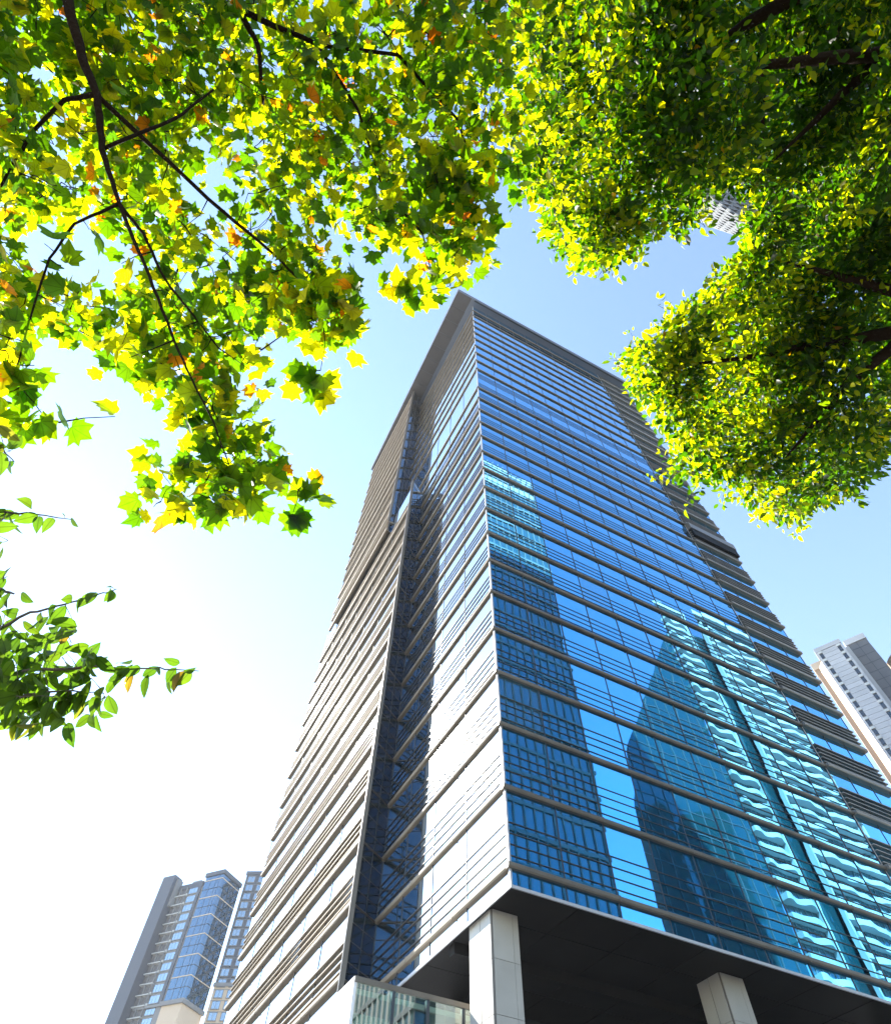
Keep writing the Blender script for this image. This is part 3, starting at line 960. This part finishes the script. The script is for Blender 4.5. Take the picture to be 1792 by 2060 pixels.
def grow(tree, limbs, clusters, bark, r0=0.02, r1=0.004, sag=0.05, trunk=None, limb_r=None):
    """limbs: list of (points, radii); clusters hang on twigs that join the nearest wood already grown"""
    base = np.array(tree.location)
    nodes = []
    for k, (pts, rad) in enumerate(limbs):
        pts = [np.array(p, float) for p in pts]
        P_, R_ = [], []
        for i in range(len(pts) - 1):          # smooth wobble between the given points
            for s in range(5):
                t = s / 5
                q = pts[i] * (1 - t) + pts[i + 1] * t
                q = q + rng.normal(0, 0.12 * max(rad[i], 0.02), 3)
                P_.append(q)
                R_.append(rad[i] * (1 - t) + rad[i + 1] * t)
        P_.append(pts[-1])
        R_.append(rad[-1])
        nodes += P_
        nm = 'trunk' if (trunk is not None and k == trunk) else 'limb'
        link(nm, MB().tube([p - base for p in P_], R_, 9 if rad[0] > 0.05 else 6).mesh(nm, bark, True), tree)
    N = np.array(nodes)
    cl = [np.array(c) for c in clusters]
    d0 = [np.min(np.linalg.norm(N - c, axis=1)) for c in cl]
    tw = MB()
    pts = list(N)
    arr = np.zeros((len(N) + len(cl), 3))
    arr[:len(N)] = N
    cnt = len(N)
    for i in np.argsort(d0):
        c = cl[i]
        j = int(np.argmin(np.linalg.norm(arr[:cnt] - c, axis=1)))
        a = arr[j]
        L_ = np.linalg.norm(c - a)
        mid = (a + c) / 2 + rng.normal(0, 0.06 * L_, 3) + np.array((0, 0, sag * L_))
        tw.tube([a - base, mid - base, c - base], [r0 * min(1, 0.35 + L_ * 0.4), r0 * 0.55 * min(1, 0.35 + L_ * 0.4), r1], 4)
        arr[cnt] = c
        cnt += 1
    o = link('twigs', tw.mesh('twigs', bark, True), tree)
    tag(o, None, None, None, 'stuff')


def cluster_leaves(c, n, spread, size, tint_fn, droop=0.5, flat=0.6, lift=0.0):
    out = []
    for _ in range(n):
        d = rng.normal(0, 1, 3)
        d[2] *= 0.6
        d /= np.linalg.norm(d)
        p = c + d * spread * rng.uniform(0.25, 1.0)
        ax = d + np.array((0, 0, -droop)) + rng.normal(0, 0.35, 3)
        nr = np.array((0, 0, 0.65)) + 0.55 * np.array(SUN) + rng.normal(0, flat, 3)   # blades turn to the light
        s = rng.uniform(*size)
        out.append((p, basis(ax, nr), s, tint_fn()))
    return out


def petiole(tw, a, b):
    tw.tube([a, (a + b) / 2 + np.array((0, 0, 0.01)), b], [0.003, 0.0025, 0.002], 3)


# --- the plane tree, upper left
pb = at(-420, -420, 9.0)
plane = tag(empty('plane_tree', (pb[0], pb[1], 0)), 'plane tree with lobed yellow green leaves arching in from the upper left', 'tree')
A = lambda *q: at(*q)
top_ = np.array([pb[0], pb[1], 6.0])
limbs = [
    ([(pb[0], pb[1], -0.1), (pb[0] + 0.1, pb[1], 2.5), (pb[0] + 0.05, pb[1] + 0.15, 4.5), top_], [0.34, 0.27, 0.24, 0.20]),
    ([top_, A(-200, -260, 8.2), A(60, -120, 7.2), A(135, 0, 6.6), A(165, 110, 6.3), A(195, 190, 6.1), A(205, 300, 5.9), A(240, 410, 5.6), A(300, 555, 5.2), A(345, 670, 5.0), A(375, 740, 4.9),
      A(430, 850, 4.75), A(470, 960, 4.7)], [0.20, 0.10, 0.055, 0.040, 0.034, 0.028, 0.023, 0.015, 0.012, 0.010, 0.008, 0.006, 0.004]),
    ([A(195, 190, 6.1), A(130, 200, 6.3), A(70, 260, 6.5), A(25, 330, 6.6), A(-20, 420, 6.7)], [0.022, 0.018, 0.015, 0.012, 0.010]),
    ([A(240, 410, 5.6), A(290, 470, 5.5), A(330, 560, 5.4), A(370, 610, 5.3), A(440, 700, 5.1)], [0.016, 0.013, 0.011, 0.009, 0.006]),
    ([A(60, -120, 7.2), A(300, -60, 7.4), A(480, 20, 7.3), A(520, 90, 7.2), A(530, 210, 7.0)], [0.06, 0.045, 0.03, 0.022, 0.012]),
    ([A(480, 20, 7.3), A(640, 90, 7.4), A(800, 110, 7.5), A(920, 240, 7.6), A(950, 330, 7.5)], [0.03, 0.022, 0.018, 0.013, 0.008]),
    ([A(640, 90, 7.4), A(720, 220, 7.1), A(770, 380, 6.9), A(850, 470, 6.8), A(870, 560, 6.7)], [0.018, 0.014, 0.011, 0.008, 0.005]),
    ([A(205, 300, 5.9), A(350, 240, 6.2), A(430, 180, 6.5)], [0.016, 0.013, 0.008]),
    ([A(195, 190, 6.1), A(420, 400, 6.6), A(560, 520, 6.4), A(660, 620, 6.2), A(720, 650, 6.1)], [0.022, 0.018, 0.013, 0.008, 0.005]),
    ([A(240, 410, 5.6), A(150, 450, 5.7), A(100, 520, 5.7), A(60, 640, 5.6), A(30, 760, 5.4), A(95, 845, 5.3)], [0.014, 0.011, 0.009, 0.007, 0.005, 0.003]),
]
P_main = [(-120, -120), (1040, -120), (1055, 60), (1030, 180), (1040, 280), (985, 320), (955, 400), (985, 470), (965, 525), (920, 530), (860, 480), (800, 490), (750, 470), (695, 480), (650, 560),
          (715, 610), (720, 655), (680, 675), (610, 665), (560, 640), (545, 700), (545, 780), (520, 860), (530, 940), (495, 1015), (430, 1035), (340, 1040), (315, 1000), (340, 960), (370, 920),
          (355, 880), (390, 840), (340, 770), (210, 725), (160, 675), (60, 690), (-60, 740)]
holes = [[(-10, 425), (60, 440), (110, 420), (200, 430), (290, 455), (335, 520), (320, 560), (270, 590), (160, 585), (70, 570), (-10, 540)],
         [(318, 400), (345, 350), (420, 305), (478, 325), (475, 430), (440, 490), (385, 455)],
         [(15, 125), (80, 120), (140, 195), (120, 260), (60, 240)], [(90, 300), (150, 310), (180, 350), (140, 370), (95, 350)],
         [(500, 430), (560, 450), (560, 500), (520, 500)], [(560, 250), (610, 250), (600, 290)], [(360, 140), (400, 150), (390, 180)],
         [(170, 600), (215, 590), (230, 640), (190, 650)], [(640, 440), (690, 420), (700, 470), (650, 480)], [(880, 330), (930, 300), (930, 360)]]


def plane_dist(px, py):
    b_ = 7.6 - 0.0022 * max(0, py - 100) + 0.0005 * px
    if py > 650:
        b_ = 5.5 - 0.0012 * (py - 650)
    return b_


cl, lv = [], []
tint_p = lambda: float(rng.uniform(0.93, 1.0) if rng.random() < 0.03 else (rng.uniform(0.0, 0.32) if rng.random() < 0.5 else rng.uniform(0.42, 0.92)))  # dark and bright groups put shade and sunlight into the leaf tint
for p in sample_poly(P_main, holes, 1300):
    if p[1] > 640 and rng.random() < 0.4:
        continue
    d = plane_dist(*p) + (rng.uniform(-0.9, 1.0) if p[1] < 650 else rng.uniform(-0.35, 0.45))
    c = at(p[0], p[1], d)
    cl.append(c)
    near = p[1] > 560
    lv += cluster_leaves(c, int(rng.integers(4, 8)), 0.22 if near else 0.30, (0.09, 0.165) if near else (0.075, 0.155), tint_p, 0.55, 0.5)
for poly_, n_ in (([(845, 330), (950, 300), (1000, 340), (965, 400), (990, 470), (975, 540), (925, 550), (870, 500), (790, 500), (800, 400)], 46),
                  ([(560, 560), (650, 555), (735, 610), (740, 655), (680, 685), (600, 670)], 22), ([(330, 880), (540, 860), (545, 960), (500, 1050), (340, 1050), (300, 1010)], 11)):
    for p in sample_poly(poly_, [], n_):
        c = at(p[0], p[1], (6.9 if p[1] < 560 else 6.1 if p[1] < 700 else 4.9) + rng.uniform(-0.3, 0.3))
        cl.append(c)
        lv += cluster_leaves(c, int(rng.integers(3, 6)), 0.22, (0.12, 0.19), tint_p, 0.6, 0.4)
sprigs = [(620, 745, 5.6), (640, 780, 5.6), (615, 770, 5.7), (645, 745, 5.6), (600, 985, 4.9), (625, 1010, 4.9), (620, 970, 5.0), (590, 1030, 4.9), (232, 838, 5.2),
          (75, 845, 5.3), (118, 850, 5.3), (55, 860, 5.3), (10, 790, 5.4), (50, 770, 5.4), (15, 735, 5.4), (70, 735, 5.4), (20, 680, 5.5),
          (775, 570, 6.7), (800, 580, 6.7), (820, 600, 6.7), (850, 590, 6.7), (880, 580, 6.7), (860, 555, 6.7), (905, 575, 6.8), (1040, 330, 7.4), (1045, 375, 7.4), (1000, 340, 7.4),
          (720, 660, 6.1), (700, 640, 6.1), (245, 530, 5.6), (90, 490, 5.7), (180, 462, 5.7), (130, 540, 5.8)]
for q in sprigs:
    c = at(*q)
    cl.append(c)
    lv += cluster_leaves(c, 1 if q[1] in (838, 530, 490, 462, 540) else 3, 0.09, (0.15, 0.21), tint_p, 0.7, 0.35)
grow(plane, limbs, cl, M['bark'], 0.014, 0.003, trunk=0)
leaves_build(plane, lv, [plane_leaf_shape(s) for s in range(18)], 'plane_leaf', 300, tint_bins=10)

# --- two evergreen trees, upper right and right
Q1 = [(1050, -120), (1900, -120), (1900, 400), (1700, 420), (1640, 395), (1540, 395), (1500, 360), (1440, 350), (1400, 420), (1360, 445), (1300, 470), (1235, 520), (1180, 525), (1140, 500), (1115, 450), (1100, 390),
      (1070, 350), (1040, 290), (1055, 220), (1065, 120)]
Q2 = [(1510, 420), (1900, 360), (1900, 850), (1792, 870), (1740, 975), (1680, 985), (1590, 1030), (1545, 1025), (1500, 985), (1440, 945), (1400, 965), (1358, 940), (1370, 895), (1320, 815), (1280, 780), (1268, 745),
      (1295, 705), (1365, 645), (1425, 600), (1455, 560), (1510, 525)]


def evergreen(name, label, poly, holes_, trunk_px, ncl, dist, thick, limb_spec, seed):
    tb = at(*trunk_px)
    t = tag(empty(name, (tb[0], tb[1], 0)), label, 'tree', 'evergreen street trees')
    topz = tb[2] - 1.5
    tp = np.array([tb[0], tb[1], topz])
    limbs_ = [([(tb[0], tb[1], -0.1), (tb[0] + 0.05, tb[1] - 0.05, topz * 0.5), tp], [0.30, 0.24, 0.19])]
    for spec in limb_spec:
        pts_ = [tp] + [at(*s) for s in spec]
        limbs_.append((pts_, list(np.linspace(0.14, 0.012, len(pts_)))))
    lit_tint = [0.3]

    def tint_e():                               # leaf age plus crown shade and sunlight, put into the tint per cluster
        if rng.random() < 0.006:
            return float(rng.uniform(0.95, 1))
        return float(np.clip(lit_tint[0] + rng.normal(0, 0.13), 0, 0.95))
    cl_, lv_ = [], []
    for p in sample_poly(poly, holes_, ncl):
        for _ in range(12):                     # leaf masses gather in clumps with gaps between
            d = dist + 0.0012 * (p[0] - 1400) + thick * rng.random()
            c = at(p[0], p[1], d)
            v = math.sin(3.0 * c[0] + 1.3 * c[2] + seed) + math.sin(2.7 * c[1] - 1.4 * c[0] + 2.0) + math.sin(3.3 * c[2] + 1.1 * c[1])
            if v > rng.uniform(0.0, 1.2):
                break
        cl_.append(c)
        lit_tint[0] = rng.uniform(0.65, 0.95) if rng.random() < (0.5 if p[0] < 1250 or (p[1] > 560 and p[0] < 1560) else 0.22) else rng.uniform(0.0, 0.42)  # more bright clusters on the sun side: sunlight put into leaf tint
        lv_ += cluster_leaves(c, int(rng.integers(9, 20)), 0.28, (0.075, 0.155), tint_e, 0.35, 0.75)
    n_p = len(poly)
    cen = np.mean(np.array(poly), 0)
    for _ in range(80):                         # straggling shoots at the rim
        i = int(rng.integers(0, n_p))
        e = rng.random()
        q = np.array(poly[i]) * (1 - e) + np.array(poly[(i + 1) % n_p]) * e
        if not (1000 < q[0] < 1800 and -20 < q[1] < 1060):
            continue
        dr = (q - cen) / np.linalg.norm(q - cen) + rng.normal(0, 0.5, 2)
        ln_ = rng.uniform(8, 38)
        lit_tint[0] = rng.uniform(0.3, 0.95)
        d = dist + 0.0012 * (q[0] - 1400) + thick * rng.random()
        for f in (0.0, 0.35, 0.7, 1.0):
            c = at(q[0] + dr[0] * ln_ * f, q[1] + dr[1] * ln_ * f, d)
            cl_.append(c)
            lv_ += cluster_leaves(c, int(rng.integers(3, 7)), 0.10, (0.07, 0.14), tint_e, 0.4, 0.7)
    grow(t, limbs_, cl_, M['bark'], 0.012, 0.0025, trunk=0)
    leaves_build(t, lv_, [oval_leaf_shape(s) for s in range(8)], 'evergreen_leaf', 300)
    return t


evergreen('evergreen_tree', 'dense dark evergreen tree overhanging the upper right corner', Q1, [], (2050, -350, 11.5), 3000, 8.6, 5.0,
          [[(1800, -100, 11), (1500, 50, 10.6), (1300, 200, 10.2), (1200, 400, 9.8)], [(1850, 50, 10.6), (1700, 180, 10.2), (1560, 320, 9.8)], [(1900, 100, 10.5), (1530, 130, 10), (1535, 280, 9.8)]], 3)
evergreen('evergreen_tree', 'rounded evergreen tree with sunlit lime fringe beside the tower roof, right', Q2, [], (2250, 560, 12.0), 2350, 9.2, 4.6,
          [[(1900, 640, 11), (1760, 675, 10.6), (1660, 690, 10.4), (1500, 720, 10), (1340, 740, 9.8)], [(1850, 650, 11), (1700, 780, 10.4), (1580, 920, 10)], [(1850, 600, 11), (1700, 560, 10.6), (1560, 520, 10.2)]], 5)

# --- the oval-leaved branch reaching in at the left edge
ob = at(-900, 1350, 6.0)
ovt = tag(empty('oval_leaf_tree', (ob[0], ob[1], 0)), 'tree with drooping oval leaves reaching in low from the left edge', 'tree')
tp = np.array([ob[0], ob[1], 4.2])
twl = [
    ([A(-60, 1300, 3.3), A(40, 1240, 3.2), A(130, 1215, 3.15), A(200, 1195, 3.1), A(235, 1185, 3.1)], [0.010, 0.006, 0.004, 0.003, 0.002]),
    ([A(-60, 1370, 3.3), A(60, 1350, 3.2), A(180, 1340, 3.15), A(280, 1345, 3.1), A(345, 1345, 3.1), A(400, 1350, 3.05)], [0.012, 0.008, 0.006, 0.004, 0.003, 0.002]),
    ([A(-60, 1420, 3.2), A(40, 1400, 3.1), A(130, 1390, 3.05), A(210, 1395, 3.0)], [0.010, 0.007, 0.004, 0.002]),
    ([A(-60, 1020, 3.6), A(10, 1030, 3.5), A(80, 1035, 3.5), A(145, 1045, 3.45)], [0.009, 0.006, 0.004, 0.002]),
    ([A(-60, 1180, 3.5), A(-10, 1180, 3.4), A(30, 1195, 3.4)], [0.010, 0.008, 0.004]),
    ([A(-80, 860, 3.9), A(0, 900, 3.8), A(30, 930, 3.8)], [0.008, 0.005, 0.002]),
]
limbs = [([(ob[0], ob[1], -0.1), (ob[0] + 0.05, ob[1], 2.2), tp], [0.16, 0.13, 0.10])]
for pts_, rad_ in twl:
    limbs.append(([tp, (tp + pts_[0]) / 2 + np.array((0, 0, 0.15)), pts_[0]], [0.06, 0.03, rad_[0]]))
    limbs.append((pts_, rad_))
cl, lv = [], []
tint_o = lambda: float(rng.beta(2, 2) * 0.9 if rng.random() > 0.06 else rng.uniform(0.9, 1))
for (pts_, rad_), nlf in zip(twl, (16, 34, 30, 14, 9, 9)):
    for i in range(nlf):
        t = (i + rng.uniform(0, 0.8)) / nlf * (len(pts_) - 1)
        k = min(int(t), len(pts_) - 2)
        q = pts_[k] * (1 - (t - k)) + pts_[k + 1] * (t - k)
        n_here = 2 if q is None else 1
        for _ in range(n_here):
            side = rng.normal(0, 0.5, 3)
            ax = np.array((0, 0, -1.0)) + side
            nr = -FW * 0.8 + rng.normal(0, 0.55, 3)
            lv.append((q + side * 0.03, basis(ax, nr), rng.uniform(0.07, 0.11), tint_o()))
for p in sample_poly([(-60, 1250), (60, 1235), (150, 1245), (180, 1290), (225, 1330), (225, 1400), (190, 1445), (90, 1470), (20, 1445), (-60, 1420)], [], 90):
    c = at(p[0], p[1], rng.uniform(2.9, 3.5))
    cl.append(c)
    for _ in range(int(rng.integers(1, 4))):
        side = rng.normal(0, 0.6, 3)
        lv.append((c + side * 0.02, basis(np.array((0, 0, -1.0)) + side, -FW * 0.7 + rng.normal(0, 0.6, 3)), rng.uniform(0.07, 0.115), tint_o()))
for poly_, n_ in (([(-50, 830), (25, 850), (40, 930), (10, 960), (-50, 950)], 16), ([(-50, 1035), (60, 1040), (70, 1085), (-50, 1100)], 12), ([(-50, 1130), (30, 1140), (50, 1200), (20, 1245), (-50, 1240)], 18)):
    for p in sample_poly(poly_, [], n_):
        c = at(p[0], p[1], rng.uniform(3.2, 3.9))
        cl.append(c)
        side = rng.normal(0, 0.6, 3)
        lv.append((c + side * 0.02, basis(np.array((0, 0, -1.0)) + side, -FW * 0.7 + rng.normal(0, 0.6, 3)), rng.uniform(0.07, 0.12), tint_o()))
grow(ovt, limbs, cl, M['bark2'], 0.006, 0.0015, trunk=0)
leaves_build(ovt, lv, [smooth_oval(s) for s in range(6)], 'oval_leaf', 300)

# ------------------------------------------------------------------ thin city haze
m, t, out = fresh('haze')
pv = t.nodes.new('ShaderNodeVolumePrincipled')
pv.inputs['Color'].default_value = (0.93, 0.96, 1.0, 1)
pv.inputs['Density'].default_value = 0.00013
pv.inputs['Anisotropy'].default_value = 0.25
t.links.new(pv.outputs[0], out.inputs['Volume'])
tag(link('haze', MB().box(-740, 740, -740, 740, -1.3, 160).mesh('haze', m)), None, None, None, 'stuff')
